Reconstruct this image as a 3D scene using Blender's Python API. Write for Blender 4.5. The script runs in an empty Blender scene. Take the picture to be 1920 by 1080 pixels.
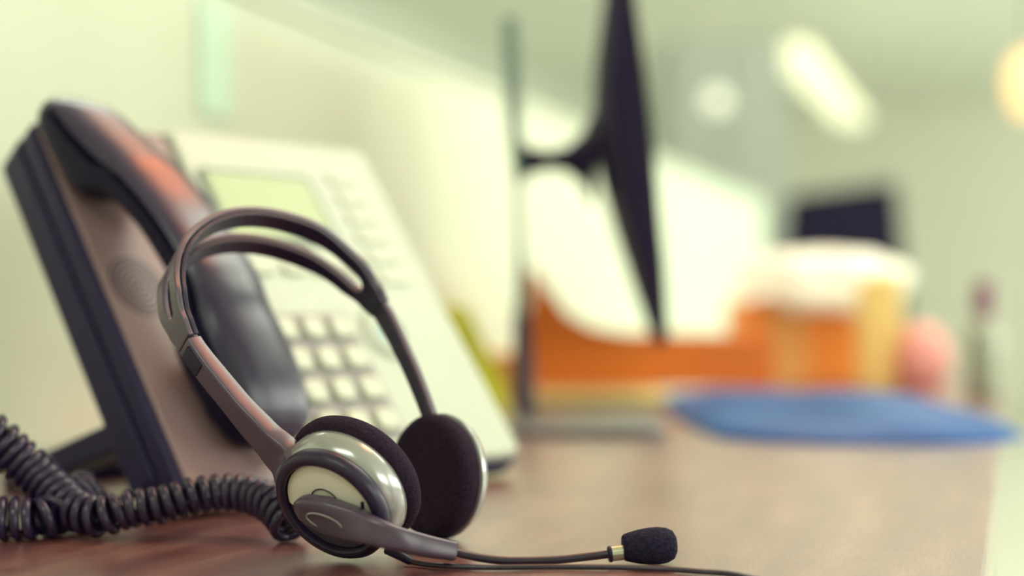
import bpy, bmesh, math, random
from mathutils import Vector, Matrix, noise
V = Vector
PI = math.pi
random.seed(7)
sc = bpy.context.scene
COL = sc.collection

# ------------------------------------------------------------------ camera
# desk top is z = 0; the lens sits 118 mm above it
EYE = V((0, 0, .118)); FPX = 2667.0; HY = 570.0
cd = bpy.data.cameras.new('camera'); cam = bpy.data.objects.new('camera', cd); COL.objects.link(cam)
cam.location = EYE; cam.rotation_euler = (PI/2, 0, 0)
cd.sensor_width = 36; cd.lens = 36*FPX/1920; cd.shift_y = (HY-540)/1920
cd.clip_start = .02; cd.clip_end = 60
cd.dof.use_dof = True; cd.dof.focus_distance = .655; cd.dof.aperture_fstop = 2.25
sc.camera = cam

def ray(px, py): return V(((px-960)/FPX, 1, (HY-py)/FPX))
def at(px, py, Y): return EYE + ray(px, py)*Y
def desk(px, py, z=0.0):
    d = ray(px, py); return EYE + d*((z-EYE.z)/d.z)
def on_plane(px, py, P, n):
    d = ray(px, py); return EYE + d*(n.dot(P-EYE)/n.dot(d))

# ------------------------------------------------------------------ materials
def s2l(c): return c/12.92 if c <= .04045 else ((c+.055)/1.055)**2.4
def rgb(r, g, b): return (s2l(r/255), s2l(g/255), s2l(b/255), 1)
def mat(name, col, rough=.4, metal=0.0, spec=.5, coat=0.0, bump=None, vary=None, emit=None, trans=0.0):
    m = bpy.data.materials.new(name); m.use_nodes = True
    nt = m.node_tree; b = nt.nodes['Principled BSDF']
    b.inputs['Base Color'].default_value = col
    b.inputs['Roughness'].default_value = rough
    b.inputs['Metallic'].default_value = metal
    b.inputs['Specular IOR Level'].default_value = spec
    b.inputs['Coat Weight'].default_value = coat
    b.inputs['Transmission Weight'].default_value = trans
    if emit:
        b.inputs['Emission Color'].default_value = emit[0]
        b.inputs['Emission Strength'].default_value = emit[1]
    tc = nt.nodes.new('ShaderNodeTexCoord')
    if vary:                                    # (scale, amount): slight tone variation
        n = nt.nodes.new('ShaderNodeTexNoise'); n.inputs['Scale'].default_value = vary[0]
        nt.links.new(tc.outputs['Object'], n.inputs['Vector'])
        mx = nt.nodes.new('ShaderNodeMix'); mx.data_type = 'RGBA'
        k = vary[1]
        mx.inputs[6].default_value = (col[0]*(1-k), col[1]*(1-k), col[2]*(1-k), 1)
        mx.inputs[7].default_value = (min(1, col[0]*(1+k)), min(1, col[1]*(1+k)), min(1, col[2]*(1+k)), 1)
        nt.links.new(n.outputs['Fac'], mx.inputs[0]); nt.links.new(mx.outputs[2], b.inputs['Base Color'])
    if bump:                                    # (scale, strength, distance)
        n = nt.nodes.new('ShaderNodeTexNoise'); n.inputs['Scale'].default_value = bump[0]
        n.inputs['Detail'].default_value = 4
        nt.links.new(tc.outputs['Object'], n.inputs['Vector'])
        bp = nt.nodes.new('ShaderNodeBump'); bp.inputs['Strength'].default_value = bump[1]
        bp.inputs['Distance'].default_value = bump[2]
        nt.links.new(n.outputs['Fac'], bp.inputs['Height']); nt.links.new(bp.outputs['Normal'], b.inputs['Normal'])
    return m

M = dict(
    grey=mat('grey_plastic', rgb(80, 66, 85), .26, spec=.6, vary=(60, .08), bump=(900, .05, .0002)),
    dark=mat('dark_plastic', rgb(44, 34, 60), .34, spec=.4, bump=(900, .05, .0002)),
    black=mat('black_plastic', rgb(30, 20, 50), .38, spec=.4),
    silver=mat('silver_plastic', rgb(176, 176, 174), .22, metal=.5, bump=(700, .03, .0002)),
    cream=mat('cream_plastic', rgb(240, 238, 222), .3, vary=(40, .03)),
    foam=mat('foam', rgb(50, 36, 54), .95, spec=.15, bump=(1000, 1.0, .0015), vary=(600, .6)),
    micfoam=mat('mic_foam', rgb(42, 36, 58), .95, spec=.2, bump=(900, 1.0, .002), vary=(620, .9)),
    chrome=mat('collar_metal', rgb(205, 205, 185), .25, metal=.8),
    rubber=mat('rubber', rgb(44, 34, 52), .3, spec=.6),
    cordm=mat('cord_rubber', rgb(44, 30, 62), .24, spec=.5),
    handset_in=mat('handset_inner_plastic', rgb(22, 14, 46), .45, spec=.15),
    phone_dark=mat('phone_case', rgb(42, 34, 70), .42, spec=.2, bump=(700, .06, .0002)),
    phone_mauve=mat('phone_cradle', rgb(150, 122, 124), .4, bump=(700, .08, .0002)),
    phone_face=mat('phone_face', rgb(184, 192, 174), .4, vary=(30, .03)),
    key=mat('phone_key', rgb(200, 204, 184), .4),
    keybed=mat('key_bed', rgb(140, 136, 136), .5),
    lcd=mat('lcd_glass', rgb(150, 166, 104), .3),
    lcd_frame=mat('lcd_frame', rgb(78, 92, 66), .3),
    handset=mat('handset_plastic', rgb(38, 25, 62), .3, spec=.75),
    partition=mat('partition_panel', rgb(212, 222, 199), .7, vary=(3, .02)),
    wall=mat('wall_paint', rgb(222, 226, 212), .8, vary=(2, .02)),
    wallfar=mat('far_wall_paint', rgb(226, 226, 210), .8, vary=(1, .03)),
    ceil=mat('ceiling_paint', rgb(232, 236, 224), .85),
    floor=mat('floor_vinyl', rgb(216, 214, 200), .5, vary=(4, .06)),
    screen_dark=mat('monitor_housing', rgb(34, 20, 60), .55, spec=.25, bump=(250, .5, .002)),
    glass=mat('screen_glass', rgb(20, 18, 26), .1),
    steel=mat('stand_steel', rgb(136, 160, 154), .4, metal=.3),
    sleeve=mat('post_reflection_tone', rgb(84, 70, 84), .4),  # dark reflection on the lower monitor post, put into the colour
    basegrey=mat('stand_base', rgb(132, 132, 134), .35),
    orange=mat('orange_plastic', rgb(240, 128, 40), .45, vary=(14, .12)),
    orange2=mat('orange_card', rgb(246, 150, 62), .6, vary=(9, .1)),
    peach=mat('peach_card', rgb(246, 186, 110), .6),
    yellow=mat('pale_yellow_card', rgb(250, 222, 140), .6),
    lime=mat('lime_card', rgb(250, 252, 70), .6),
    pink=mat('pink_plastic', rgb(238, 164, 156), .5, vary=(20, .1)),
    manila=mat('manila_paper', rgb(214, 194, 132), .7),
    white=mat('white_bag_plastic', rgb(248, 250, 238), .45, bump=(30, .3, .004)),
    blue=mat('blue_plastic', rgb(22, 84, 160), .45, spec=.3, vary=(9, .25), bump=(18, .4, .004)),
    paleblue=mat('pale_blue_plastic', rgb(140, 190, 206), .3, bump=(18, .4, .004)),
    red=mat('red_card', rgb(214, 60, 54), .5),
    bottle=mat('grey_bottle', rgb(176, 186, 168), .35),
    mauve=mat('mauve_cap', rgb(140, 88, 112), .4),
    navy=mat('navy_cloth', rgb(50, 60, 110), .7),
    brown=mat('brown_card', rgb(150, 104, 80), .7),
    mint=mat('mint_paper', rgb(204, 235, 212), .7),
    cabinet=mat('cabinet_paint', rgb(160, 168, 158), .5),
    chairm=mat('chair_fabric', rgb(20, 12, 40), .8, spec=.2, bump=(200, .4, .002)),
    lamp=mat('lamp_diffuser', rgb(250, 252, 214), .5, emit=((1, 1, .66, 1), .95)),
    warm=mat('warm_lamp_diffuser', rgb(255, 220, 160), .5, emit=((1, .58, .25, 1), 1.05)),
    ember=mat('added_amber_glow', rgb(255, 190, 140), .5, emit=((1, .30, .12, 1), 11)),  # glow of the two added, unseen amber lamps
    panel=mat('added_ceiling_glow', rgb(250, 250, 225), .5, emit=((.93, 1, .86, 1), 7.6)),  # glow of the added, unseen ceiling panels
    globe=mat('globe_lamp_glass', rgb(240, 240, 220), .4, emit=((1, 1, .85, 1), .5)),
    metal=mat('lamp_metal', rgb(200, 200, 190), .4, metal=.5),
    winframe=mat('window_frame_paint', rgb(230, 230, 215), .4),
    wglass=mat('window_glass', (1, 1, 1, 1), .02, trans=1.0),
)

def desk_material():
    m = bpy.data.materials.new('desk_laminate'); m.use_nodes = True
    nt = m.node_tree; b = nt.nodes['Principled BSDF']; N = nt.nodes.new; L = nt.links.new
    tc = N('ShaderNodeTexCoord')
    def noise_(sx, sy, det, sc_):
        mp = N('ShaderNodeMapping'); mp.inputs['Scale'].default_value = (sx, sy, 1)
        L(tc.outputs['Object'], mp.inputs['Vector'])
        n = N('ShaderNodeTexNoise'); n.inputs['Scale'].default_value = sc_; n.inputs['Detail'].default_value = det
        L(mp.outputs['Vector'], n.inputs['Vector']); return n
    broad = noise_(1, 5, 4, 9); fine = noise_(6, 60, 3, 16); pore = noise_(40, 260, 2, 9)
    r = N('ShaderNodeValToRGB'); e = r.color_ramp.elements
    e[0].position = .36; e[0].color = rgb(92, 48, 54)
    e[1].position = .64; e[1].color = rgb(156, 112, 104)
    mid = e.new(.5); mid.color = rgb(126, 72, 70)
    ad = N('ShaderNodeMath'); ad.operation = 'MULTIPLY_ADD'; ad.inputs[1].default_value = .55
    half = N('ShaderNodeMath'); half.operation = 'MULTIPLY'; half.inputs[1].default_value = .45
    L(fine.outputs['Fac'], half.inputs[0]); L(broad.outputs['Fac'], ad.inputs[0]); L(half.outputs[0], ad.inputs[2])
    L(ad.outputs[0], r.inputs['Fac']); L(r.outputs['Color'], b.inputs['Base Color'])
    b.inputs['Roughness'].default_value = .32; b.inputs['Specular IOR Level'].default_value = .7
    b.inputs['Coat Weight'].default_value = 1; b.inputs['Coat Roughness'].default_value = .3; b.inputs['Coat IOR'].default_value = 1.6
    bp = N('ShaderNodeBump'); bp.inputs['Strength'].default_value = .25; bp.inputs['Distance'].default_value = .0004
    L(pore.outputs['Fac'], bp.inputs['Height']); L(bp.outputs['Normal'], b.inputs['Normal']); L(bp.outputs['Normal'], b.inputs['Coat Normal'])
    return m
M['desk'] = desk_material()
def thin_glass():
    m = bpy.data.materials.new('window_pane'); m.use_nodes = True; nt = m.node_tree; nt.nodes.clear(); N = nt.nodes.new
    o = N('ShaderNodeOutputMaterial'); mx = N('ShaderNodeMixShader'); t = N('ShaderNodeBsdfTransparent'); g = N('ShaderNodeBsdfGlossy')
    g.inputs['Roughness'].default_value = .02; mx.inputs[0].default_value = .06
    nt.links.new(t.outputs[0], mx.inputs[1]); nt.links.new(g.outputs[0], mx.inputs[2]); nt.links.new(mx.outputs[0], o.inputs[0]); return m
M['wglass'] = thin_glass()

# ------------------------------------------------------------------ mesh helpers
def link(name, bm, m, parent=None, smooth=True, bevel=None, sub=0, angle=40):
    """one bmesh -> ONE mesh object; a child keeps its thing's base as origin"""
    org = V((0, 0, 0))
    p = parent
    if parent is not None:
        while p.parent is not None: p = p.parent
        org = p.location.copy()
    bmesh.ops.remove_doubles(bm, verts=bm.verts[:], dist=1e-6)
    bmesh.ops.recalc_face_normals(bm, faces=bm.faces[:])
    if parent is not None: bmesh.ops.translate(bm, verts=bm.verts[:], vec=-org)
    me = bpy.data.meshes.new(name); bm.to_mesh(me); bm.free()
    me.materials.append(m)
    if smooth:
        for f in me.polygons: f.use_smooth = True
        me.set_sharp_from_angle(angle=math.radians(angle))
    o = bpy.data.objects.new(name, me); COL.objects.link(o)
    if parent is not None: o.parent = parent
    if bevel:
        md = o.modifiers.new('bevel', 'BEVEL'); md.width = bevel; md.segments = 3; md.limit_method = 'ANGLE'; md.angle_limit = math.radians(35)
        for f in me.polygons: f.use_smooth = True
    if sub:
        md = o.modifiers.new('sub', 'SUBSURF'); md.levels = sub; md.render_levels = sub
    return o

def tag(o, label=None, cat=None, group=None, kind=None):
    if label: o['label'] = label
    if cat: o['category'] = cat
    if group: o['group'] = group
    if kind: o['kind'] = kind
    return o

def thing(name, loc, label, cat, group=None):
    o = bpy.data.objects.new(name, None); COL.objects.link(o); o.location = V(loc); o.empty_display_size = .02
    return tag(o, label, cat, group)

def origin_to_base(o):
    """move a one-mesh thing's origin to the middle of its base"""
    vs = [v.co for v in o.data.vertices]
    c = V((sum(v.x for v in vs)/len(vs), sum(v.y for v in vs)/len(vs), min(v.z for v in vs)))
    o.data.transform(Matrix.Translation(-c)); o.location = c
    return o

class Frame:
    def __init__(s, O, X, Y, Z): s.O, s.X, s.Y, s.Z = V(O), V(X), V(Y), V(Z)
    def __call__(s, x, y, z): return s.O + s.X*x + s.Y*y + s.Z*z

WORLD = Frame((0, 0, 0), (1, 0, 0), (0, 1, 0), (0, 0, 1))

def axis_frame(O, A, up=V((0, 0, 1))):
    A = V(A).normalized(); X = up.cross(A)
    if X.length < 1e-4: X = V((1, 0, 0)).cross(A)
    X.normalize(); Y = A.cross(X)
    return Frame(O, X, Y, A)

def box(bm, F, x0, x1, y0, y1, z0, z1):
    vs = [bm.verts.new(F(x, y, z)) for z in (z0, z1) for y in (y0, y1) for x in (x0, x1)]
    for q in ((0, 1, 3, 2), (4, 6, 7, 5), (0, 4, 5, 1), (2, 3, 7, 6), (0, 2, 6, 4), (1, 5, 7, 3)):
        bm.faces.new([vs[i] for i in q])

def prism(bm, F, poly, z0, z1):
    """polygon in the frame's x,y pushed along its z"""
    a = [bm.verts.new(F(x, y, z0)) for x, y in poly]; b = [bm.verts.new(F(x, y, z1)) for x, y in poly]
    n = len(poly)
    bm.faces.new(a[::-1]); bm.faces.new(b)
    for i in range(n): bm.faces.new((a[i], a[(i+1) % n], b[(i+1) % n], b[i]))

def rrect(x0, x1, y0, y1, r, k=6):
    out = []
    for cx, cy, a0 in ((x1-r, y1-r, 0), (x0+r, y1-r, 90), (x0+r, y0+r, 180), (x1-r, y0+r, 270)):
        for i in range(k+1):
            a = math.radians(a0+90*i/k); out.append((cx+r*math.cos(a), cy+r*math.sin(a)))
    return out

def lathe(bm, F, prof, seg=64, a0=0.0, a1=2*PI):
    """profile of (radius, height along the frame's z)"""
    full = abs(a1-a0-2*PI) < 1e-6
    n = seg if full else seg+1
    rows = []
    for r, z in prof:
        if r < 1e-7: rows.append([bm.verts.new(F(0, 0, z))])
        else: rows.append([bm.verts.new(F(r*math.cos(a0+(a1-a0)*i/seg), r*math.sin(a0+(a1-a0)*i/seg), z)) for i in range(n)])
    m = seg
    for A, B in zip(rows, rows[1:]):
        for i in range(m):
            j = (i+1) % n if full else i+1
            if len(A) == 1 and len(B) == 1: continue
            if len(A) == 1: bm.faces.new((A[0], B[i], B[j]))
            elif len(B) == 1: bm.faces.new((A[i], A[j], B[0]))
            else: bm.faces.new((A[i], A[j], B[j], B[i]))

def ring_sweep(bm, rows, cap=True, closed=False):
    R = [[bm.verts.new(p) for p in row] for row in rows]
    n = len(R[0])
    pairs = list(zip(R, R[1:])) + ([(R[-1], R[0])] if closed else [])
    for A, B in pairs:
        for i in range(n):
            j = (i+1) % n; bm.faces.new((A[i], A[j], B[j], B[i]))
    if cap and not closed:
        bm.faces.new(R[0][::-1]); bm.faces.new(R[-1])

def catmull(pts, k=10):
    pts = [V(p) for p in pts]; out = []
    P = [pts[0]*2-pts[1]] + pts + [pts[-1]*2-pts[-2]]
    for i in range(1, len(P)-2):
        p0, p1, p2, p3 = P[i-1:i+3]
        for j in range(k):
            t = j/k
            out.append(.5*((2*p1) + (p2-p0)*t + (2*p0-5*p1+4*p2-p3)*t*t + (3*p1-p0-3*p2+p3)*t**3))
    out.append(pts[-1]); return out

def resample(pts, n):
    d = [0.0]
    for a, b in zip(pts, pts[1:]): d.append(d[-1]+(b-a).length)
    out = []; j = 0
    for i in range(n):
        s = d[-1]*i/(n-1)
        while j < len(d)-2 and d[j+1] < s: j += 1
        t = (s-d[j])/max(1e-9, d[j+1]-d[j]); out.append(pts[j].lerp(pts[j+1], min(1, max(0, t))))
    return out, d[-1]

def frames(pts, ref=V((0, 0, 1))):
    n = len(pts); T = [(pts[min(i+1, n-1)]-pts[max(i-1, 0)]).normalized() for i in range(n)]
    X = ref - T[0]*ref.dot(T[0])
    if X.length < 1e-4: X = V((1, 0, 0)) - T[0]*T[0].x
    X.normalize(); out = []
    for t in T:
        X = (X - t*X.dot(t)).normalized(); out.append((t, X, t.cross(X)))
    return out

def tube(bm, pts, r, seg=10, ref=V((0, 0, 1))):
    rad = r if callable(r) else (lambda t: r)
    n = len(pts); rows = []
    for i, (p, (t, X, Y)) in enumerate(zip(pts, frames(pts, ref))):
        q = rad(i/(n-1)); rows.append([p + X*(q*math.cos(2*PI*k/seg)) + Y*(q*math.sin(2*PI*k/seg)) for k in range(seg)])
    ring_sweep(bm, rows)

def superell(a, b, e, seg):
    out = []
    for k in range(seg):
        t = 2*PI*k/seg; c, s = math.cos(t), math.sin(t)
        out.append((a*math.copysign(abs(c)**(2/e), c), b*math.copysign(abs(s)**(2/e), s)))
    return out

def interp(tab, x):
    if x <= tab[0][0]: return tab[0][1]
    for (x0, y0), (x1, y1) in zip(tab, tab[1:]):
        if x <= x1:
            t = (x-x0)/(x1-x0); t = t*t*(3-2*t); return y0+(y1-y0)*t
    return tab[-1][1]

def ellipsoid(bm, F, a, b, c, seg=32, rows=18, e=2.0, warp=None):
    def sp(v, q): return math.copysign(abs(v)**(2/q), v)
    R = []
    for i in range(rows+1):
        ph = -PI/2+PI*i/rows
        row = []
        for k in range(seg):
            th = 2*PI*k/seg
            x = a*sp(math.cos(ph), e)*sp(math.cos(th), e); y = b*sp(math.cos(ph), e)*sp(math.sin(th), e); z = c*sp(math.sin(ph), e)
            p = F(x, y, z)
            if warp: p = warp(p)
            row.append(p)
        R.append(row)
    vs = [[bm.verts.new(R[0][0])]] + [[bm.verts.new(p) for p in r] for r in R[1:-1]] + [[bm.verts.new(R[-1][0])]]
    for A, B in zip(vs, vs[1:]):
        for k in range(seg):
            j = (k+1) % seg
            if len(A) == 1: bm.faces.new((A[0], B[k], B[j]))
            elif len(B) == 1: bm.faces.new((A[k], A[j], B[0]))
            else: bm.faces.new((A[k], A[j], B[j], B[k]))

NB = bmesh.new

# ------------------------------------------------------------------ room (local frame: a along the desk row, p across, z up)
E_ = V((.334, .9426, 0)); Pp = V((.9426, -.334, 0)); O_ = V((-.358, 1.124, 0))
R = Frame(O_, E_, Pp, V((0, 0, 1)))
ZF, ZC = -.74, 1.76
A0, A1, P0, P1 = -4.2, 11.5, -2.6, 5.0
def struct(name, bm, m, **k): return tag(link(name, bm, m, None, smooth=False, **k), kind='structure')
b = NB(); box(b, R, A0, A1, P0, P1, ZF-.1, ZF); struct('floor', b, M['floor'])
b = NB(); box(b, R, A0, A1, P0, P1, ZC, ZC+.1); struct('ceiling', b, M['ceil'])
b = NB(); box(b, R, A0, A1, P0-.1, P0, ZF, ZC); struct('wall_left', b, M['wall'])
b = NB(); box(b, R, A1, A1+.1, P0, P1, ZF, ZC); struct('wall_back', b, M['wallfar'])
b = NB(); box(b, R, A0-.1, A0, P0, P1, ZF, ZC); struct('wall_front', b, M['wall'])
WIN = [(-2.6, -.2), (.6, 3.0), (3.8, 6.2), (7.0, 9.4)]; WZ0, WZ1 = .15, 1.5
b = NB()
box(b, R, A0, A1, P1, P1+.1, ZF, WZ0); box(b, R, A0, A1, P1, P1+.1, WZ1, ZC)
xs = [A0] + [x for w in WIN for x in w] + [A1]
for i in range(0, len(xs), 2): box(b, R, xs[i], xs[i+1], P1, P1+.1, WZ0, WZ1)
struct('wall_right', b, M['wall'])
for i, (x0, x1) in enumerate(WIN):
    b = NB()
    for q in ((x0, x0+.06, WZ0, WZ1), (x1-.06, x1, WZ0, WZ1), ((x0+x1)/2-.03, (x0+x1)/2+.03, WZ0, WZ1), (x0, x1, WZ0, WZ0+.06), (x0, x1, WZ1-.06, WZ1)):
        box(b, R, q[0], q[1], P1+.01, P1+.08, q[2], q[3])
    w = struct('window_%d' % (i+1), b, M['winframe'])
    b = NB(); box(b, R, x0+.05, x1-.05, P1+.04, P1+.046, WZ0+.05, WZ1-.05)
    g = link('pane', b, M['wglass'], w, smooth=False)

# desk partition that runs beside the desks
t = thing('desk_partition', R(.9, -.02, ZF), 'long cream desk-height partition running behind the telephone and along the desk', 'partition')
b = NB(); box(b, R, -1.6, 3.35, -.04, -.001, ZF, .418); link('panel', b, M['partition'], t, bevel=.003)
b = NB(); box(b, R, -1.6, 3.35, -.045, .004, .418, .430); link('top_rail', b, M['partition'], t, bevel=.003)

# the desk
t = thing('desk', R(.2, .35, ZF), 'reddish brown glossy wooden desk under the headset and telephone', 'desk')
b = NB(); box(b, Frame((0, 0, 0), (1, 0, 0), (0, 1, 0), (0, 0, 1)), -1.35, 1.5, .006, .70, -.03, 0)
o = link('desk_top', b, M['desk'], t, bevel=.002)
# the top keeps its grain along the desk's own length
o.data.transform(Matrix.Translation(t.location))
o.location = O_-t.location; o.rotation_euler = (0, 0, math.atan2(E_.y, E_.x))
o.data.transform(Matrix.Scale(-1, 4, V((0, 1, 0)))); o.data.flip_normals()
for (a, p) in ((-1.25, .06), (-1.25, .64), (1.4, .06), (1.4, .64)):
    b = NB(); box(b, R, a-.025, a+.025, p-.025, p+.025, ZF, -.03); link('leg', b, M['steel'], t, bevel=.003)

# ------------------------------------------------------------------ headset
B1 = at(535, 855, .655); B2 = at(806, 785, .72); AP = at(480, 430, .75)
S_ = (B2-B1).normalized(); MID = (B1+B2)/2
T_ = AP-MID; T_ = (T_-S_*T_.dot(S_)).normalized(); N_ = S_.cross(T_)     # N_ points to the camera's upper right
hs = thing('headset', (-.06, .69, 0), 'dark grey and silver wired headset with foam ear pads standing on the desk in front', 'headset')
half = [(-.0455, 0), (-.0500, .016), (-.0545, .036), (-.0592, .068), (-.0565, .093), (-.0445, .116), (-.0235, .1305), (0, .1355)]
arc2 = half + [(-x, y) for x, y in half[:-1]][::-1]
dense = catmull([V((x, y, 0)) for x, y in arc2], 24)
NA = 240
arc, ALEN = resample(dense, NA)
def arcpos(i): return arc[i]
def arcframe(i):
    tt = (arc[min(i+1, NA-1)]-arc[max(i-1, 0)]).normalized()
    return V((tt.x, tt.y, 0)), V((-tt.y, tt.x, 0))
def H(p2, n=0.0, out=0.0, nrm=None):
    q = MID + S_*p2.x + T_*p2.y + N_*n
    if nrm is not None: q = q + (S_*nrm.x+T_*nrm.y)*out
    return q
SJ = .098                                   # half length of the headband up to the slider joint
WID = [(0, .031), (.04, .0305), (.072, .024), (.088, .0175), (.098, .0135)]
SL, GM = .083, .0050
def slotg(s):
    s = abs(s); r = .006
    if s >= SL: return 0.0
    g = GM*min(1.0, interp([(0, 1.0), (.05, .95), (.083, .8)], s))
    if s > SL-r: g *= math.sqrt(max(0, 1-((s-(SL-r))/r)**2))
    return g
def band(o0, o1, inset=0.0):
    b = NB(); rows = []
    idx = [i for i in range(NA) if abs(ALEN*(i/(NA-1)-.5)) <= SJ]
    # finer samples near slot ends
    for i in idx:
        s = ALEN*(i/(NA-1)-.5); w = interp(WID, abs(s))/2-inset; g = slotg(s)
        if g > 0: g += inset*.5
        _, nn = arcframe(i)
        cols = [-w, -w*.55-g*.45, -g, g, w*.55+g*.45, w]
        rows.append(([[b.verts.new(H(arc[i], c, oo, nn)) for c in cols] for oo in (o0, o1)], g))
    def quad(a, c, d, e):
        try: b.faces.new((a, c, d, e))
        except ValueError: pass
    for (A, ga), (B, gb) in zip(rows, rows[1:]):
        op = ga > 0 or gb > 0
        for k in range(5):
            if k == 2: continue
            for L in (0, 1): quad(A[L][k], A[L][k+1], B[L][k+1], B[L][k])
        for k in (0, 5): quad(A[0][k], A[1][k], B[1][k], B[0][k])
        if op:
            for k in (2, 3): quad(A[0][k], A[1][k], B[1][k], B[0][k])
    for (A, g) in (rows[0], rows[-1]):
        for k in range(5):
            if k != 2: quad(A[0][k], A[0][k+1], A[1][k+1], A[1][k])
    bmesh.ops.remove_doubles(b, verts=b.verts[:], dist=2e-5)
    return b
hb = link('headband', band(.0004, .0034), M['grey'], hs, bevel=.0007)
link('inner_liner', band(-.0026, -.0001, .0004), M['black'], hb, bevel=.0006)

def arm(side, wid, thk, ext=None, ee=8, endpull=None):
    """slider arm from the headband joint down to the ear cup"""
    idx = [i for i in range(NA) if (ALEN*(i/(NA-1)-.5))*side >= SJ+.0008]
    if side < 0: idx = idx[::-1]
    b = NB(); rows = []; n = len(idx)
    for j, i in enumerate(idx):
        f = j/(n-1); _, nn = arcframe(i)
        w, h = interp(wid, f)/2, interp(thk, f)/2
        c = arc[i]
        off = V((0, 0, 0))
        if endpull: off = endpull*interp([(0, 0), (.55, 0), (1, 1)], f)
        rows.append([H(c, x, y+.0006, nn)+off for x, y in superell(w, h, ee, 28)])
    if ext:
        P0_, w0, h0 = H(arc[idx[-1]], 0, 0, nn), interp(wid, 1)/2, interp(thk, 1)/2
        Nn = S_*nn.x+T_*nn.y
        for k in range(1, 7):
            f = k/6; c = P0_.lerp(ext[0], f)
            xd = N_.lerp(ext[1], f).normalized(); yd = Nn.lerp(ext[2], f).normalized()
            rows.append([c+xd*(x*(1+.12*f))+yd*(y*(1-.35*f)) for x, y in superell(w0, h0, ee, 28)])
    ring_sweep(b, rows); return b
A1n = V((.426, .77, .489)).normalized(); C1 = at(618, 954, .641)+V((0, 0, .0004))      # near cup: outer plate centre, axis towards its pad
A2n = V((.735, .67, -.06)).normalized()                                       # far cup axis, pad towards its outer plate
C2 = at(797, 893, .7130)
rd = (B1-C1); rd = (rd-A1n*rd.dot(A1n)).normalized()          # from the plate centre to where the arm lands on the ring
tg = A1n.cross(rd).normalized()
if tg.dot(N_) < 0: tg = -tg
arm_near = link('slider_arm', arm(-1, [(0, .0118), (.5, .0120), (.8, .0140), (1, .018)], [(0, .0080), (.3, .0092), (.8, .0100), (1, .0105)], (C1+rd*.0262+A1n*.0030, tg, -A1n)), M['grey'], hs, angle=50)
link('slider_arm', arm(1, [(0, .0115), (.5, .0095), (1, .0085)], [(0, .0050), (1, .0045)]), M['dark'], hs, angle=50)
# dark adjusting notch in the near arm's outer face, and the joint gaps
i0 = [i for i in range(NA) if ALEN*(i/(NA-1)-.5) <= -SJ-.004][-1]
i1 = [i for i in range(NA) if ALEN*(i/(NA-1)-.5) <= -SJ-.015][-1]
b = NB(); rows = []
for i in range(i1, i0+1):
    _, nn = arcframe(i)
    rows.append([H(arc[i], x-.0004, y+.0048, nn) for x, y in superell(.0042, .0009, 6, 16)])
ring_sweep(b, rows); link('adjusting_slot', b, M['black'], arm_near)
for side in (-1, 1):
    i = [i for i in range(NA) if ALEN*(i/(NA-1)-.5)*side >= SJ-.0006]; i = i[0] if side > 0 else i[-1]
    idx = range(i-2, i+3)
    b = NB(); rows = []
    for k in idx:
        _, nn = arcframe(k)
        rows.append([H(arc[k], x, y+.0002, nn) for x, y in superell(.0058, .0025, 5, 20)])
    ring_sweep(b, rows); link('joint_pin', b, M['black'], hs)

def cup(C, A, near, hs=hs):
    F = axis_frame(C, A)
    c = bpy.data.objects.new('ear_cup', None)
    sgn = 1
    h_ = NB()
    if not near:
        lathe(h_, F, [(0, .006), (.015, .0066), (.024, .0086), (.0290, .0120), (.0312, .0160), (.0315, .0176), (.030, .0185), (0, .0185)], 96)
        cup_o = link('ear_cup', h_, M['silver'], hs, angle=60)
        p_ = NB(); lathe(p_, F, [(0, .0165), (.0280, .0165), (.0296, .0176), (.0308, .0200), (.0312, .0230), (.0307, .0262), (.0290, .0284), (.0265, .0292), (.020, .0288), (.010, .0288), (0, .0288)], 96)
        link('ear_pad', p_, M['foam'], cup_o, angle=80)
        return F, cup_o
    lathe(h_, F, [(0, .004), (.0270, .004), (.0285, .0050), (.0304, .0090), (.0310, .0125), (.0309, .0160), (.030, .0180), (0, .0180)], 96)
    cup_o = link('ear_cup', h_, M['silver'], hs, angle=60)
    r_ = NB(); lathe(r_, F, [(.0234, .0040), (.0234, -.0006), (.0239, -.0016), (.0244, -.0020), (.0274, -.0014), (.0287, .0004), (.0291, .0028), (.0288, .0052), (.0270, .0066), (.0234, .0066), (.0234, .0040)], 96)
    link('yoke_ring', r_, M['dark'], cup_o, angle=60)
    p_ = NB(); lathe(p_, F, [(0, .0165), (.0300, .0165), (.0318, .0172), (.0333, .0192), (.0339, .0220), (.0334, .0250), (.0318, .0272), (.0290, .0280), (.020, .0272), (.010, .0268), (0, .0268)], 96)
    link('ear_pad', p_, M['foam'], cup_o, angle=80)
    d_ = NB(); lathe(d_, F, [(0, .0005), (.0228, .0010), (.0234, .0022), (.0234, .004), (0, .004)], 96)
    link('cover_disc', d_, M['grey'], cup_o, angle=60)
    return F, cup_o
F1, cup1 = cup(C1, A1n, True)
# far cup: its frame runs from outer plate to pad, so flip
PADD = .0285
F2, cup2 = cup(C2+A2n*PADD, -A2n, False)

# silver cap on the near cover disc: the upper part, above the boom
PRJ = lambda p: (960+FPX*p.x/p.y, HY-FPX*(p.z-EYE.z)/p.y)
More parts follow.
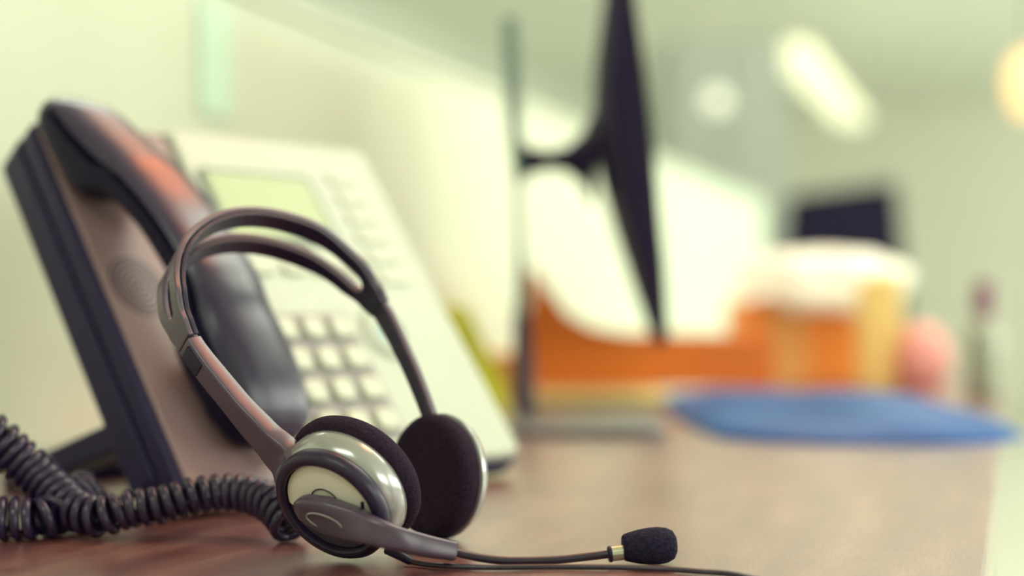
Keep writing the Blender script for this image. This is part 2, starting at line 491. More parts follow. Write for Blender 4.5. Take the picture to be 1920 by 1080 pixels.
# direction on the plate that points up the image, square to the boom
bd = on_plane(700, 985, C1, A1n)-on_plane(560, 945, C1, A1n); bd.normalize(); bu = A1n.cross(bd); 
if bu.z < 0: bu = -bu
FC = Frame(C1, bd, bu, -A1n)                  # x along boom, y up the plate, z outwards
b = NB(); cut = -.004
rows = []
K = 48
RC = .0228
def capz(r): return -.0010+.0030*max(0, 1-(r/RC)**2)**.5
a_lo = math.asin(cut/RC)
ring_n = 9
for q in range(ring_n+1):
    f = q/ring_n
    row = []
    for k in range(K+1):
        a = a_lo+(PI-2*a_lo)*k/K
        x, y = RC*math.cos(a), RC*math.sin(a)
        yy = cut+(y-cut)*f; xx = x*(f if f > 0 else 0) if False else x
        # scan from the cut line to the rim
        r = math.hypot(xx, yy)
        row.append(b.verts.new(FC(xx, yy, capz(r))))
    rows.append(row)
for A, B in zip(rows, rows[1:]):
    for k in range(K):
        try: b.faces.new((A[k], A[k+1], B[k+1], B[k]))
        except ValueError: pass
capo = link('silver_cap', b, M['cream'], cup1, angle=60)
# pivot dome line on the cap and the small dark slot
b = NB(); pts = [FC(-.0005+.0075*math.cos(a), .0040+.0075*math.sin(a), capz(.0105)+.0001) for a in [math.radians(10+160*i/24) for i in range(25)]]
tube(b, pts, .00035, 6, A1n); link('pivot_line', b, M['dark'], cup1)
b = NB(); box(b, FC, .0178, .0190, .0045, .0095, -.0005, .0012); link('position_slot', b, M['black'], cup1)

# boom: pivot and holder
pp = [on_plane(px, py, C1-A1n*.0075, A1n) for px, py in ((556, 948), (600, 961), (655, 980))]
pp += [on_plane(715, 1001, C1-A1n*.0085, A1n), at(785, 1021, .626), at(850, 1034, .632)]
path, _ = resample(catmull(pp, 12), 60)
wtab = [(0, .0030), (.03, .0052), (.08, .0068), (.2, .0080), (.34, .0078), (.5, .0063), (.7, .0051), (1, .0043)]
ttab = [(0, .0022), (.04, .0040), (.3, .0048), (.6, .0050), (1, .0046)]
b = NB(); rows = []
for i, p in enumerate(path):
    f = i/59; tt = (path[min(i+1, 59)]-path[max(i-1, 0)]).normalized()
    outd = (-A1n).lerp(V((-.05, -.93, .3)).normalized(), min(1, f*1.4)); outd = (outd-tt*outd.dot(tt)).normalized(); upd = tt.cross(outd)
    if upd.z < 0: upd = -upd
    w, h = interp(wtab, f), interp(ttab, f)
    rows.append([p+upd*x+outd*y for x, y in superell(w, h, 4.2, 28)])
ring_sweep(b, rows)
boom = link('boom_holder', b, M['grey'], hs, angle=60)
# oval outline pressed into the pivot
i = 13; p = path[i]; tt = (path[i+3]-path[i-3]).normalized(); outd = -A1n; outd = (outd-tt*outd.dot(tt)).normalized(); upd = tt.cross(outd)
b = NB(); pts = [p+tt*(.0090*math.cos(a))+upd*(.0040*math.sin(a))+outd*.0048 for a in [2*PI*k/48 for k in range(49)]]
tube(b, pts, .0004, 6, outd); link('oval_outline', b, M['silver'], boom)
# flexible boom tube
mp = at(1217, 1024, .6440)
tp = [at(846, 1034, .632), at(880, 1042, .633), at(920, 1049, .634), at(965, 1052, .635), at(1040, 1050, .638), at(1100, 1044, .6415), at(1150, 1038, .6425)]
b = NB(); tube(b, catmull(tp, 10), .0019, 14); link('boom_tube', b, M['rubber'], hs)
ax = (at(1172, 1036, .643)-at(1142, 1039.5, .6425)).normalized()
FM = axis_frame(at(1143, 1039, .6425), ax)
b = NB(); lathe(b, FM, [(0, -.0008), (.0030, -.0008), (.0037, -.0003), (.0037, .0008), (.0030, .0014), (0, .0014)], 28); link('boom_collar', b, M['black'], hs)
b = NB(); lathe(b, FM, [(0, .0008), (.0034, .0008), (.0034, .0095), (0, .0095)], 28); link('microphone_neck', b, M['chrome'], hs)
FW = axis_frame(mp, (at(1260, 1024, .6445)-at(1170, 1029, .6435)).normalized())
b = NB()
lathe(b, FW, [(0, -.0118), (.0052, -.0120), (.0060, -.0112), (.0066, -.0092), (.0076, -.0050), (.0083, 0), (.0084, .0040), (.0079, .0080), (.0064, .0110), (.0038, .0124), (0, .0128)], 40)
link('microphone_windscreen', b, M['micfoam'], hs, angle=80)
# cable out of the near cup, along the desk and out of the picture
cp = [at(728, 1028, .640), at(742, 1037, .638), desk(770, 1053, .0022), desk(830, 1061, .0016), desk(920, 1064, .0016), desk(1060, 1063, .0016), desk(1200, 1065, .0016), desk(1300, 1071, .0016), desk(1400, 1082, .0016), desk(1560, 1130, .0016), desk(1700, 1240, .0016)]
b = NB(); tube(b, catmull(cp, 10), .0013, 10); cab = link('cable', b, M['rubber'], hs)
b = NB(); tube(b, catmull(cp[:3], 10), lambda t: .0030-.0012*t, 12); link('strain_relief', b, M['black'], cab)

# ------------------------------------------------------------------ telephone
aP, thP = math.radians(42), math.radians(53)
pw = V((math.sin(aP), math.cos(aP), 0)); pb = V((-math.cos(aP), math.sin(aP), 0))
pu = pb*math.cos(thP)+V((0, 0, math.sin(thP))); pn = -pb*math.sin(thP)+V((0, 0, math.cos(thP)))
PA = V((-.209, .795, .0)); PT, PW, PL = .044, .276, .262
PH = Frame(PA, pw, pu, pn)                      # x across, y up the face, z out of the face
ph = thing('desk_telephone', PA+pw*.13, 'pale office telephone with dark sides, keypad and display, tilted on its stand', 'telephone')
b = NB(); prism(b, PH, rrect(0, PW, .0, PL, .012), 0, .024); link('back_case', b, M['phone_dark'], ph, bevel=.002)
b = NB(); prism(b, PH, rrect(.001, PW-.001, -.018, PL-.001, .012), .0247, PT-.003); link('front_bezel', b, M['phone_dark'], ph, bevel=.004)
b = NB(); prism(b, PH, rrect(.006, .098, -.012, PL-.006, .008), .036, PT-.0005); cr = link('handset_cradle', b, M['phone_mauve'], ph, bevel=.0015)
b = NB()
gc = (.028, .128)
for ring in range(6):
    r0, r1, n = .0010+.0033*ring, .0024+.0033*ring, 40
    for k in range(n):
        q = []
        for r, a in ((r0, k), (r1, k), (r1, k+1), (r0, k+1)):
            a = 2*PI*a/n; q.append((gc[0]+r*math.cos(a)*.95, gc[1]+r*math.sin(a)*1.15))
        if min(x for x, y in q) < .0085: continue
        b.faces.new([b.verts.new(PH(x, y, PT-.0003)) for x, y in q])
link('speaker_grille', b, M['black'], cr, smooth=False)
b = NB(); prism(b, PH, rrect(.099, PW-.003, -.014, PL-.003, .010), .036, PT+.003); fc = link('face_panel', b, M['phone_face'], ph, bevel=.003)
fz = PT+.003
b = NB(); prism(b, PH, rrect(.107, .204, .161, .225, .006), fz-.001, fz+.002); dsp = link('display', b, M['lcd_frame'], ph, bevel=.001)
b = NB(); prism(b, PH, rrect(.112, .199, .167, .2205, .003), fz+.0015, fz+.0024); link('screen', b, M['lcd'], dsp, bevel=.0003)
for k in range(4):
    x = .114+.026*k
    b = NB(); prism(b, PH, rrect(x, x+.018, .136, .145, .003), fz-.001, fz+.003); link('soft_key', b, M['key'], ph, bevel=.001)
b = NB(); prism(b, PH, rrect(.104, .176, .006, .104, .005), fz-.001, fz+.0008); link('keypad', b, M['keybed'], ph, bevel=.0005)
for r in range(4):
    for c in range(3):
        x, y = .117+.0230*c, .0915-.0240*r
        b = NB(); prism(b, PH, rrect(x-.0088, x+.0088, y-.0082, y+.0082, .005), fz, fz+.0045); link('key', b, M['key'], ph, bevel=.0018)
FN = Frame(PH(.205, .088, fz), pw, pu, pn)
b = NB(); lathe(b, FN, [(.011, -.001), (.011, .002), (.012, .003), (.020, .003), (.022, .001), (.022, -.001)], 40); link('navigation_ring', b, M['phone_face'], ph)
b = NB(); lathe(b, FN, [(0, .002), (.008, .002), (.0095, 0), (.0095, -.001)], 32); link('navigation_button', b, M['paleblue'], ph)
for k in range(6):
    y = .225-.018*k
    b = NB(); prism(b, PH, rrect(.222, .250, y-.005, y+.005, .003), fz-.001, fz+.0025); link('line_key', b, M['key'], ph, bevel=.001)
# stand: two struts and a cross foot behind
FS = Frame(PA, pw, pb, V((0, 0, 1)))
for x in (.006, .22):
    b = NB()
    pts = [(.030, .052), (.026, .035), (.148, .000), (.162, .002), (.160, .012)]
    prism(b, Frame(FS(x, 0, 0), pb, V((0, 0, 1)), pw), pts, 0, .03); link('stand_strut', b, M['phone_dark'], ph, bevel=.002)
b = NB(); box(b, FS, .006, .25, .150, .163, 0, .012); link('stand_foot', b, M['phone_dark'], ph, bevel=.002)

# the handset in its cradle
hd = thing('telephone_handset', PH(.056, .01, PT), 'glossy dark telephone handset resting in the cradle of the office telephone', 'handset')
DN = PT-.034
st = [(.004, .046, .060, .014), (.0075, .040, .066, .021), (.015, .0365, .072, .026), (.03, .0355, .079, .029), (.055, .0365, .085, .030), (.072, .0385, .088, .029),
      (.082, .047, .0905, .0275), (.092, .060, .0920, .0270), (.105, .066, .0930, .0265), (.14, .067, .0915, .0270), (.170, .060, .0870, .0280), (.180, .052, .0850, .0285),
      (.188, .041, .0830, .029), (.197, .0365, .0802, .029), (.222, .0355, .0725, .0285), (.243, .0365, .0655, .0255), (.253, .040, .0595, .020), (.2575, .046, .056, .013)]
st = [(a, lo+DN, hi+DN, w) for a, lo, hi, w in st]
def WCU(u): return .055-.155*(u-.03)
WC = .056
def hrow(u, lo, hi, hw, back):
    sec = superell(hw, (hi-lo)/2, 2.8, 48)
    cut = .52*(hi-lo)/2
    sec = [(x, y) for x, y in sec if (y >= cut if back else y <= cut-.0004)]
    k = 24
    if back: sec = sorted(sec, key=lambda q: math.atan2(q[1]-cut, q[0]))
    else: sec = sorted(sec, key=lambda q: -math.atan2(cut-q[1], q[0]))
    sec = resample([V((x, y, 0)) for x, y in sec], k)[0]
    return [PH(WCU(u)+q.x, u, (lo+hi)/2+q.y) for q in sec]
us = []
for j in range(4):
    pass
cols = list(zip(*st))
def cub(k, n=90):
    pts = catmull([V((s[0], s[k], 0)) for s in st], 6); return pts
lo, hi, hw = cub(1), cub(2), cub(3)
for back, nm, mm in ((True, 'back_shell', M['handset']), (False, 'inner_shell', M['handset_in'])):
    b = NB(); ring_sweep(b, [hrow(l.x, l.y, h2.y, w2.y, back) for l, h2, w2 in zip(lo, hi, hw)]); link(nm, b, mm, hd, angle=60)
for uc, nm in ((.222, 'earpiece'), (.036, 'mouthpiece')):
    Fq = Frame(PH(WCU(uc), uc, PT+.0008), pw, pu, pn)
    b = NB(); lathe(b, Fq, [(0, 0), (.017, 0), (.0195, .001), (.020, .004), (0, .004)], 40); link(nm, b, M['black'], hd)
b = NB(); tube(b, [PH(WC, .006, .053+DN), PH(WC, -.004, .053+DN)], .004, 12, pn); link('cord_plug', b, M['black'], hd)

# coiled cord
def coil(pts, R_, r, pitch, z0=True):
    dens, Ln = resample(catmull(pts, 24), 900)
    turns = Ln/pitch; n = int(turns*15); out = []
    sm, _ = resample(dens, n)
    for i, (p, (t_, X, Y)) in enumerate(zip(sm, frames(sm))):
        a = 2*PI*turns*i/(n-1)
        Rq = R_*(1+.26*min(1, max(0, (-.19-p.x)/.06)))
        q = p+X*(Rq*math.cos(a))+Y*(Rq*math.sin(a))
        q.z = max(q.z, r); out.append(q)
    return out
def dk(px, py, Y): 
    p = at(px, py, Y); return p
cpts = [PH(WC, -.006, .053+DN), at(548, 992, .700), at(515, 950, .712), at(475, 930, .722), at(420, 925, .726), at(360, 932, .723), at(300, 947, .720), at(240, 955, .718), at(190, 968, .716), at(140, 955, .722),
        at(105, 925, .73), at(70, 893, .735), at(30, 858, .735), at(-30, 810, .73), at(-110, 820, .72), at(-140, 900, .715), at(-95, 965, .712), at(-30, 972, .71), at(30, 975, .712),
        at(85, 972, .716), at(125, 945, .735), at(160, 920, .755)]
lead = resample(catmull([cpts[-1], at(180, 915, .77), at(215, 935, .79), at(260, 925, .81), PA+pb*.03+pw*.05+V((0, 0, .02))], 8), 30)[0]
b = NB(); hel = coil(cpts[1:], .0077, .0026, .0062)
tube(b, hel, .0026, 8)
tube(b, catmull([cpts[0], PH(WC+.01, -.016, .050+DN), hel[0]], 8), .0018, 8)
tube(b, [hel[-1]]+lead[1:], .0016, 8)
cd_ = link('coiled_cord', b, M['cordm'], None, angle=80); origin_to_base(cd_)
tag(cd_, 'dark coiled telephone cord bunched on the desk in front of the telephone', 'cord')

# ------------------------------------------------------------------ monitor
mo = thing('monitor', at(1100, 800, 1.37), 'black computer monitor seen edge-on beside the partition, on its grey steel stand', 'monitor')
ep = V((.105, 1, 0)).normalized(); mx = V((1, -.105, 0)).normalized()
def mpt(px, py, Y=1.32):
    p = at(px, py, Y); q = p-mo.location; return (q.dot(mx), p.z)
y_c = 1.32
left = [(1128, -60), (1116, 20), (1104, 100), (1100, 170), (1102, 235), (1108, 290), (1122, 345), (1140, 410), (1160, 470), (1182, 535), (1204, 595), (1222, 645)]
right = [(1246, 645), (1243, 590), (1238, 500), (1228, 400), (1222, 320), (1212, 220), (1200, 120), (1186, 20), (1176, -60)]
poly = [mpt(*q) for q in left+right]
FMo = Frame(V((mo.location.x, mo.location.y, 0)), mx, V((0, 0, 1)), ep)
b = NB()
def mrow(z, k):
    cx = sum(p[0] for p in poly)/len(poly)
    nl = len(left)
    out = []
    for i, (x, y) in enumerate(poly):
        xr = interp([(mpt(*q)[1], mpt(*q)[0]) for q in right], y)
        out.append(FMo(xr+(x-xr)*k, y, z))
    return out
ring_sweep(b, [mrow(-.07, .45), mrow(-.06, .62), mrow(-.03, .82), mrow(.02, .96), mrow(.07, 1), mrow(.28, 1), mrow(.34, .9), mrow(.40, .6), mrow(.42, .45)])
mh = link('housing', b, M['screen_dark'], mo, angle=50)
# screen glass on the right side
b = NB()
rp = [mpt(*q) for q in right][::-1]
sa = [[FMo(x+.0005, y, z) for x, y in rp] for z in (-.066, .416)]; sb = [[FMo(x+.004, y, z) for x, y in rp] for z in (-.066, .416)]
ring_sweep(b, [[a, a2, b2, b1] for a, a2, b2, b1 in zip(sa[0], sa[1], sb[1], sb[0])]); link('screen', b, M['glass'], mh)
# arm between post and housing
a0 = at(978, 303, 1.40); a1 = at(1112, 296, 1.40)
b = NB(); rows = []
for i in range(21):
    f = i/20; p = a0.lerp(a1, f); w = interp([(0, .020), (.12, .0125), (.4, .0095), (.6, .012), (.8, .022), (1, .045)], f)
    rows.append([p+V((0, 1, 0))*x*1.3+V((0, 0, 1))*y for x, y in superell(w, w, 3, 20)])
ring_sweep(b, rows); link('support_arm', b, M['screen_dark'], mo, angle=60)
# post: a slim flat column that leans a little, the dark reflection low on it coloured in as a lower piece
def slab(pts, m, nm):
    b = NB(); rows = []
    for px, py, w in pts:
        p = at(px, py, 1.40); h_ = w/2/FPX*1.40
        rows.append([p+V((h_*x, .022*y, 0)) for x, y in superell(1, 1, 6, 24)])
    ring_sweep(b, rows); return link(nm, b, m, mo, angle=50)
slab([(956, 40, 26), (958, 120, 30), (962, 200, 28), (968, 290, 22), (971, 350, 12), (974, 450, 12), (977, 540, 20), (979, 600, 30)], M['steel'], 'post')
slab([(979, 590, 34), (981, 660, 38), (983, 720, 40), (985, 775, 42)], M['sleeve'], 'post_dark_reflection')
fl, fr = desk(955, 806), desk(1240, 806)
b = NB()
Fb = Frame(V((fl.x, fl.y-.075, 0)), V((1, 0, 0)), V((0, 1, 0)), V((0, 0, 1)))
prism(b, Fb, rrect(0, fr.x-fl.x, 0, .17, .02), 0, .010); link('base', b, M['basegrey'], mo, bevel=.003)

# ------------------------------------------------------------------ things further back on the desk
def setdown(o, label, cat, group=None): origin_to_base(o); return tag(o, label, cat, group)
# orange file tray with sloping side
Y0 = 1.80
def prof(pts, Y, zmin=0.0):
    return [(at(px, py, Y).x, max(zmin, at(px, py, Y).z)) for px, py in pts]
FX = lambda Y: Frame((0, Y, 0), (1, 0, 0), (0, 0, 1), (0, 1, 0))
t = thing('manila_envelope', (.10, 1.77, 0), 'flat manila paper pack under the orange file tray', 'envelope')
o = t; bpy.data.objects.remove(t)
b = NB(); prism(b, Frame((0, 0, 0), (1, 0, 0), (0, 1, 0), (0, 0, 1)), [(at(985, 0, 1.7).x, 1.64), (at(1235, 0, 1.7).x, 1.60), (at(1225, 0, 1.9).x, 1.92), (at(985, 0, 1.9).x, 1.92)], 0, .012)
setdown(link('manila_envelope', b, M['manila'], None, bevel=.002), 'flat manila paper pack under the orange file tray', 'envelope')
t = thing('file_tray', (at(1150, 700, Y0).x, Y0+.05, .012), 'orange plastic file tray with sloping side behind the monitor stand', 'file tray')
pl = prof([(992, 760), (992, 505), (1004, 505), (1030, 545), (1065, 590), (1110, 615), (1180, 628), (1450, 632), (1450, 760)], Y0, .0125)
b = NB(); prism(b, FX(Y0), pl, 0, .006); prism(b, FX(Y0), pl, .094, .10); link('side_panel', b, M['orange'], t, bevel=.001)
b = NB(); x0, x1 = at(992, 0, Y0).x, at(1450, 0, Y0).x
box(b, WORLD, x0, x1, Y0+.005, Y0+.095, .0125, .017); link('bottom_panel', b, M['orange'], t)
b = NB(); box(b, WORLD, x0, x0+.005, Y0+.005, Y0+.095, .0125, at(0, 505, Y0).z); link('back_panel', b, M['orange'], t)
b = NB(); box(b, WORLD, x1-.005, x1, Y0+.005, Y0+.095, .0125, at(0, 632, Y0).z); link('end_panel', b, M['orange'], t)
# low orange-yellow carton left of post
b = NB(); q0, q1 = at(905, 0, 1.9).x, at(975, 0, 1.9).x
prism(b, Frame((0, 0, 0), (1, 0, 0), (0, 1, 0), (0, 0, 1)), rrect(q0, q1, 1.86, 1.98, .006), 0, .052)
setdown(link('carton', b, M['peach'], None, bevel=.004), 'low peach carton between the telephone and the monitor post', 'carton')
# lime folder standing behind the telephone
t0 = at(872, 690, 1.55)
b = NB(); prism(b, FX(1.56), prof([(856, 800), (830, 570), (876, 575), (915, 660), (950, 735), (950, 800)], 1.56), 0, .012)
setdown(link('lime_folder', b, M['lime'], None, bevel=.002), 'bright lime folder standing against the partition behind the telephone', 'folder')
# orange box with peach band, yellow card pack, white bag on top
Yb = 2.12
bx = thing('orange_box', (at(1510, 0, Yb).x, Yb+.08, 0), 'orange carton with a peach band below the white bag', 'carton')
b = NB(); prism(b, FX(Yb), prof([(1392, 740), (1392, 566), (1450, 560), (1622, 560), (1622, 740)], Yb), 0, .16); bo = link('carton_body', b, M['orange2'], bx, bevel=.004)
b = NB(); prism(b, FX(Yb-.001), prof([(1440, 738), (1440, 562), (1515, 562), (1515, 738)], Yb), 0, .004); link('band', b, M['peach'], bx, bevel=.001)
b = NB(); prism(b, FX(1.97), prof([(1624, 740), (1624, 520), (1690, 508), (1700, 740)], 1.97), 0, .06)
setdown(link('card_pack', b, M['yellow'], None, bevel=.004), 'pale yellow upright card pack right of the orange carton', 'card pack')
zt = at(0, 560, Yb).z
b = NB()
Fw = Frame(V((at(1540, 0, 2.15).x, 2.165, zt+.012)), (1, 0, 0), (0, 1, 0), (0, 0, 1))
def crumple(p):
    q = noise.noise(p*16)*.018+noise.noise(p*40)*.006
    r = p+(p-Fw.O).normalized()*q
    if r.y > 2.098: r.z = max(r.z, zt+.003)
    return r
ellipsoid(b, Fw, .128, .085, .062, 48, 30, 2.3, crumple)
setdown(link('plastic_bag', b, M['white'], None, angle=80), 'crumpled white plastic bag lying on top of the orange carton', 'bag')
# white paper sheets leaning left of the orange carton
# pink lump
b = NB(); Fk = Frame(V((at(1738, 0, 1.95).x, 1.97, .042)), (1, 0, 0), (0, 1, 0), (0, 0, 1))
def crp(p):
    r = p+(p-Fk.O).normalized()*(noise.noise(p*22)*.010); r.z = max(r.z, 0.0005); return r
ellipsoid(b, Fk, .036, .03, .046, 32, 20, 2.6, crp)
setdown(link('pink_pouch', b, M['pink'], None, angle=80), 'small pink pouch between the yellow card pack and the bottle', 'pouch')
# spray bottle
xb = at(1845, 0, 1.76).x
bt = thing('bottle', (xb, 1.76, 0), 'grey plastic bottle with a mauve cap near the right desk edge', 'bottle')
Fb = Frame(bt.location, (1, 0, 0), (0, 1, 0), (0, 0, 1))
b = NB(); lathe(b, Fb, [(0, 0), (.020, 0), (.022, .003), (.022, .080), (.019, .092), (.011, .100), (.009, .104), (0, .104)], 36); link('body', b, M['bottle'], bt)
b = NB(); lathe(b, Fb, [(0, .102), (.0125, .102), (.0125, .138), (.010, .146), (0, .147)], 28); link('cap', b, M['mauve'], bt)
# blue plastic packs lying flat
def flatpack(nm, px0, px1, pyn, pyf, hgt, m, label, cat, seed, skew=0.0):
    n0, f0 = desk((px0+px1)/2, pyn), desk((px0+px1)/2, pyf)
    yn, yf = n0.y, f0.y
    b = NB(); nx, ny = 26, 16; top = []
    for j in range(ny+1):
        v = j/ny; Y = yn+(yf-yn)*v; row = []
        for i in range(nx+1):
            u = i/nx
            edge = (math.sin(PI*u)**.45)*(math.sin(PI*v)**.45)
            rnd = 1-.10*(abs(2*v-1)**3)
            cx = (px0+px1)/2; px = cx+(px0-cx+(px1-px0)*u)*rnd
            Yq = Y+.06*abs(2*u-1)**3*(1-v)
            x = (px-960)/FPX*(yn+(yf-yn)*.25)+skew*v
            z = .002+hgt*edge*(.7+.6*noise.noise(V((u*3+seed, v*4, seed))))
            row.append((x, Yq, max(.0015, z)))
        top.append(row)
    T = [[b.verts.new(p) for p in r] for r in top]; Bv = [[b.verts.new((p[0], p[1], 0)) for p in r] for r in top]
    for j in range(ny):
        for i in range(nx):
            b.faces.new((T[j][i], T[j][i+1], T[j+1][i+1], T[j+1][i])); b.faces.new((Bv[j][i], Bv[j+1][i], Bv[j+1][i+1], Bv[j][i+1]))
    for j in range(ny):
        b.faces.new((T[j][0], T[j+1][0], Bv[j+1][0], Bv[j][0])); b.faces.new((T[j][nx], Bv[j][nx], Bv[j+1][nx], T[j+1][nx]))
    for i in range(nx):
        b.faces.new((T[0][i], Bv[0][i], Bv[0][i+1], T[0][i+1])); b.faces.new((T[ny][i], T[ny][i+1], Bv[ny][i+1], Bv[ny][i]))
    return setdown(link(nm, b, m, None, angle=80), label, cat)
flatpack('blue_sleeve', 1300, 1900, 836, 752, .034, M['blue'], 'flat crumpled blue plastic sleeve lying in the middle of the desk', 'plastic sleeve', 1.3)
# red folder far left, by partition
b = NB(); r0 = desk(60, 866); box(b, R, -.02, .20, .012, .05, 0, .006)
setdown(link('red_folder', b, M['red'], None, bevel=.001), 'thin red folder flat on the desk by the partition, left of the telephone', 'folder')
# mint strip on the partition
b = NB()
m0, m1 = on_plane(372, 0, R(0, 0, 0), Pp), on_plane(432, 0, R(0, 0, 0), Pp)
sa0, sa1 = (m0-O_).dot(E_), (m1-O_).dot(E_)
box(b, R, sa0, sa1, .0002, .002, on_plane(400, 215, R(0, 0, 0), Pp).z, .40)
setdown(link('paper_strip', b, M['mint'], None, smooth=False), 'pale mint paper strip fixed upright on the partition above the handset', 'paper')

# ------------------------------------------------------------------ room furniture, far and out of focus
ch = thing('office_chair', V((at(1585, 0, 4.45).x, 4.72, ZF)), 'black office chair standing beyond the far end of the desk', 'chair')
cx, cy = ch.location.x, ch.location.y
FC_ = Frame((cx, cy, ZF), (1, 0, 0), (0, 1, 0), (0, 0, 1))
b = NB(); rows = []
for z, w in ((.60, .17), (.66, .19), (.80, .20), (.98, .19), (1.12, .18), (1.205, .172), (1.22, .165)):
    rows.append([FC_(x, y-.26+.06*(z-.6), z+.03*(x/.14)*(z-.6)) for x, y in superell(w, .032, 4, 28)])
ring_sweep(b, rows); link('backrest', b, M['chairm'], ch, angle=60)
b = NB(); prism(b, FC_, rrect(-.24, .24, -.24, .24, .08), .44, .52); link('seat', b, M['chairm'], ch, bevel=.02)
b = NB(); tube(b, [FC_(0, -.18, .45), FC_(0, -.30, .50), FC_(0, -.31, .66)], .022, 12); link('back_bar', b, M['black'], ch)
b = NB(); tube(b, [FC_(0, 0, .08), FC_(0, 0, .45)], .028, 16); link('gas_column', b, M['black'], ch)
for k in range(5):
    a = 2*PI*k/5
    b = NB(); tube(b, [FC_(0, 0, .09), FC_(.28*math.cos(a), .28*math.sin(a), .065)], .018, 10); lg = link('leg', b, M['black'], ch)
    b = NB(); p = FC_(.28*math.cos(a), .28*math.sin(a), .027); lathe(b, Frame(p, (math.cos(a), math.sin(a), 0), (0, 0, 1), (math.sin(a), -math.cos(a), 0)), [(0, -.012), (.022, -.012), (.027, -.008), (.027, .008), (.022, .012), (0, .012)], 20); link('caster', b, M['black'], lg)

cb = thing('tall_cabinet', V((at(1360, 0, 5.2).x, 5.43, ZF)), 'tall grey cabinet far behind the monitor', 'cabinet')
FB = Frame(cb.location, (1, 0, 0), (0, 1, 0), (0, 0, 1)); hw_ = (1475-1250)/2/FPX*5.2; hz = at(0, 75, 5.2).z-ZF
b = NB(); box(b, FB, -hw_, hw_, -.23, .23, 0, hz); link('carcass', b, M['cabinet'], cb, bevel=.005)
for s in (-1, 1):
    b = NB(); box(b, FB, min(0, s*hw_)+.004, max(0, s*hw_)-.004, -.25, -.231, .06, hz-.01); d = link('door', b, M['cabinet'], cb, bevel=.003)
    b = NB(); tube(b, [FB(s*.03, -.262, 1.0), FB(s*.03, -.262, 1.16)], .008, 10); link('handle', b, M['metal'], d)

def linear(name, a, p, z, ln, wd, m, label, ang=0):
    t = thing(name, R(a+ln/2, p, z), label, 'lamp')
    b = NB(); prism(b, Frame(R(0, 0, 0), E_, Pp, V((0, 0, 1))), rrect(a, a+ln, p-wd/2, p+wd/2, wd*.45), z, z+.05); link('diffuser', b, m, t, bevel=.01)
    for q in (.12, .88):
        b = NB(); tube(b, [R(a+ln*q, p, z+.05), R(a+ln*q, p, ZC)], .004, 8); link('suspension_wire', b, M['metal'], t)
    b = NB(); box(b, R, a+.1, a+ln-.1, p-wd*.25, p+wd*.25, z+.048, z+.07); link('housing', b, M['metal'], t)
    return t
n0, n1 = at(1478, 100, 1), at(1570, 235, 1)
Hl = 1.12
yn = Hl*FPX/(570-100); yf = Hl*FPX/(570-235)
pn0, pn1 = at(1478, 100, yn), at(1570, 235, yf)
ln_a, ln_p = (pn0-O_).dot(E_), (pn0-O_).dot(Pp); lf_a = (pn1-O_).dot(E_)
linear('linear_pendant', ln_a, ln_p, EYE.z+Hl, lf_a-ln_a, .17, M['lamp'], 'long pale yellow glowing pendant lamp hanging far behind the monitor')
pl_ = at(1932, 165, 5.0)
wl = thing('warm_pendant', pl_, 'warm orange glowing pendant lamp at the right edge far behind', 'lamp')
Fw2 = Frame(pl_, (1, 0, 0), (0, 1, 0), (0, 0, 1))
b = NB(); lathe(b, Fw2, [(0, -.10), (.05, -.09), (.075, -.03), (.08, .04), (.06, .10), (.02, .13), (0, .13)], 32); link('lamp_shade', b, M['warm'], wl, angle=80)
b = NB(); tube(b, [pl_+V((0, 0, .13)), V((pl_.x, pl_.y, ZC))], .004, 8); link('cord', b, M['black'], wl)
gl = at(1342, 190, 4.85)
gt = thing('globe_pendant', gl, 'small pale globe lamp hanging in front of the tall grey cabinet', 'lamp')
b = NB(); ellipsoid(b, Frame(gl, (1, 0, 0), (0, 1, 0), (0, 0, 1)), .04, .04, .04); link('globe', b, M['globe'], gt, angle=80)
b = NB(); tube(b, [gl+V((0, 0, .038)), V((gl.x, gl.y, ZC))], .003, 8); link('cord', b, M['metal'], gt)

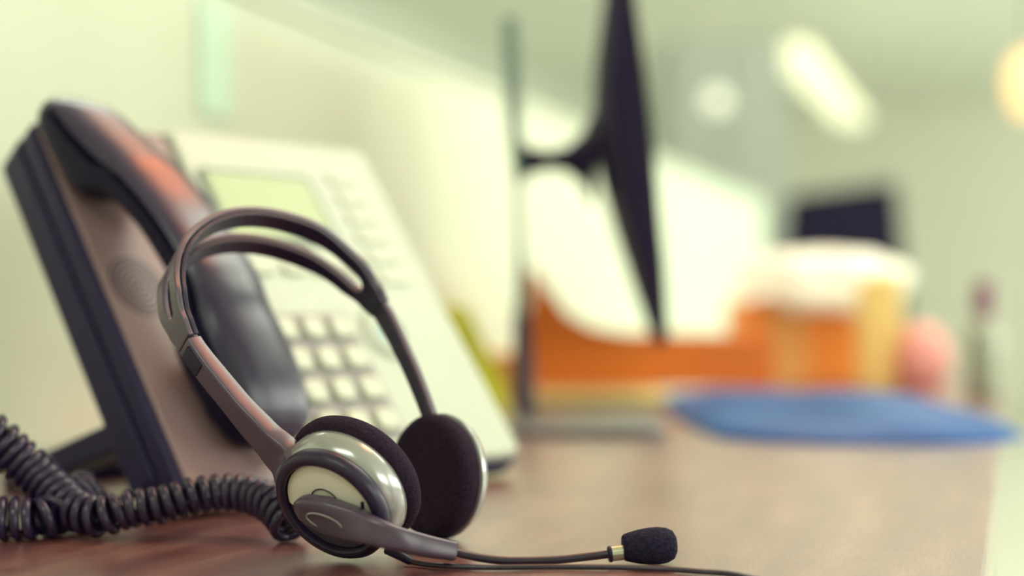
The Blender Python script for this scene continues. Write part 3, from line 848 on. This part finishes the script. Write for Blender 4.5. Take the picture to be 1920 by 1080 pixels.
# ------------------------------------------------------------------ light
def area(name, loc, target, sx, sy, power, col):
    l = bpy.data.lights.new(name, 'AREA'); l.shape = 'RECTANGLE'; l.size = sx; l.size_y = sy; l.energy = power; l.color = col
    o = bpy.data.objects.new(name, l); COL.objects.link(o); o.location = loc
    o.rotation_euler = (V(target)-V(loc)).to_track_quat('-Z', 'Y').to_euler(); return o
def added_ceiling_panel(x, y, sx, sy, m, label, power, col):  # unseen panel added for overhead light and highlights on the plastic
    t = thing('added_ceiling_light', (x, y, ZC-.05), label, 'ceiling light', 'added ceiling lights over the room')
    b = NB(); box(b, WORLD, x-sx/2-.03, x+sx/2+.03, y-sy/2-.03, y+sy/2+.03, ZC-.03, ZC-.001); link('frame', b, M['metal'], t)
    b = NB(); box(b, WORLD, x-sx/2, x+sx/2, y-sy/2, y+sy/2, ZC-.045, ZC-.03); link('diffuser', b, m, t)
    return t
WH = (1, .97, .80)
for nm, x, y, pw_ in (('lamp_over_desk', -.75, 2.6, 0), ('lamp_behind', -.6, -.9, 0), ('lamp_far', 1.3, 4.0, 0), ('lamp_side', 1.35, 1.65, 0), ('lamp_beyond', 3.7, 6.2, 0)):
    added_ceiling_panel(x, y, *((1.6, .9) if nm == 'lamp_side' else (1.2, .6)), M['panel'], 'added white rectangular ceiling light panel, out of view', 0, WH)
b = NB(); prism(b, Frame((0, 0, ZC-.06), (1, 0, 0), (0, 1, 0), (0, 0, 1)), rrect(.02, .42, 1.6, 2.25, .1), 0, .059)  # amber lamps guessed and added out of view for the orange plastic reflections
b2 = NB(); prism(b2, Frame((0, 0, ZC-.06), (1, 0, 0), (0, 1, 0), (0, 0, 1)), rrect(.62, .98, .78, 1.10, .08), 0, .059)
tag(origin_to_base(link('added_amber_lamp', b2, M['ember'], None)), 'square added amber lamp, out of view above the desk near the microphone', 'lamp')
tag(origin_to_base(link('added_amber_lamp', b, M['ember'], None)), 'long added amber lamp, out of view above the monitor side of the desk', 'lamp')
for i, (x0, x1) in enumerate(WIN):
    area('daylight', R((x0+x1)/2, P1+.16, (WZ0+WZ1)/2), R((x0+x1)/2, 0, .3), x1-x0-.1, WZ1-WZ0-.1, (60, 70, 115, 135)[i], (.94, 1, .88))
w = bpy.data.worlds.new('world'); sc.world = w; w.use_nodes = True
w.node_tree.nodes['Background'].inputs[0].default_value = (.86, .95, 1, 1); w.node_tree.nodes['Background'].inputs[1].default_value = 1.2

vs = sc.view_settings
vs.view_transform = 'Standard'; vs.look = 'None'; vs.exposure = -.03; vs.gamma = 1; vs.use_curve_mapping = False
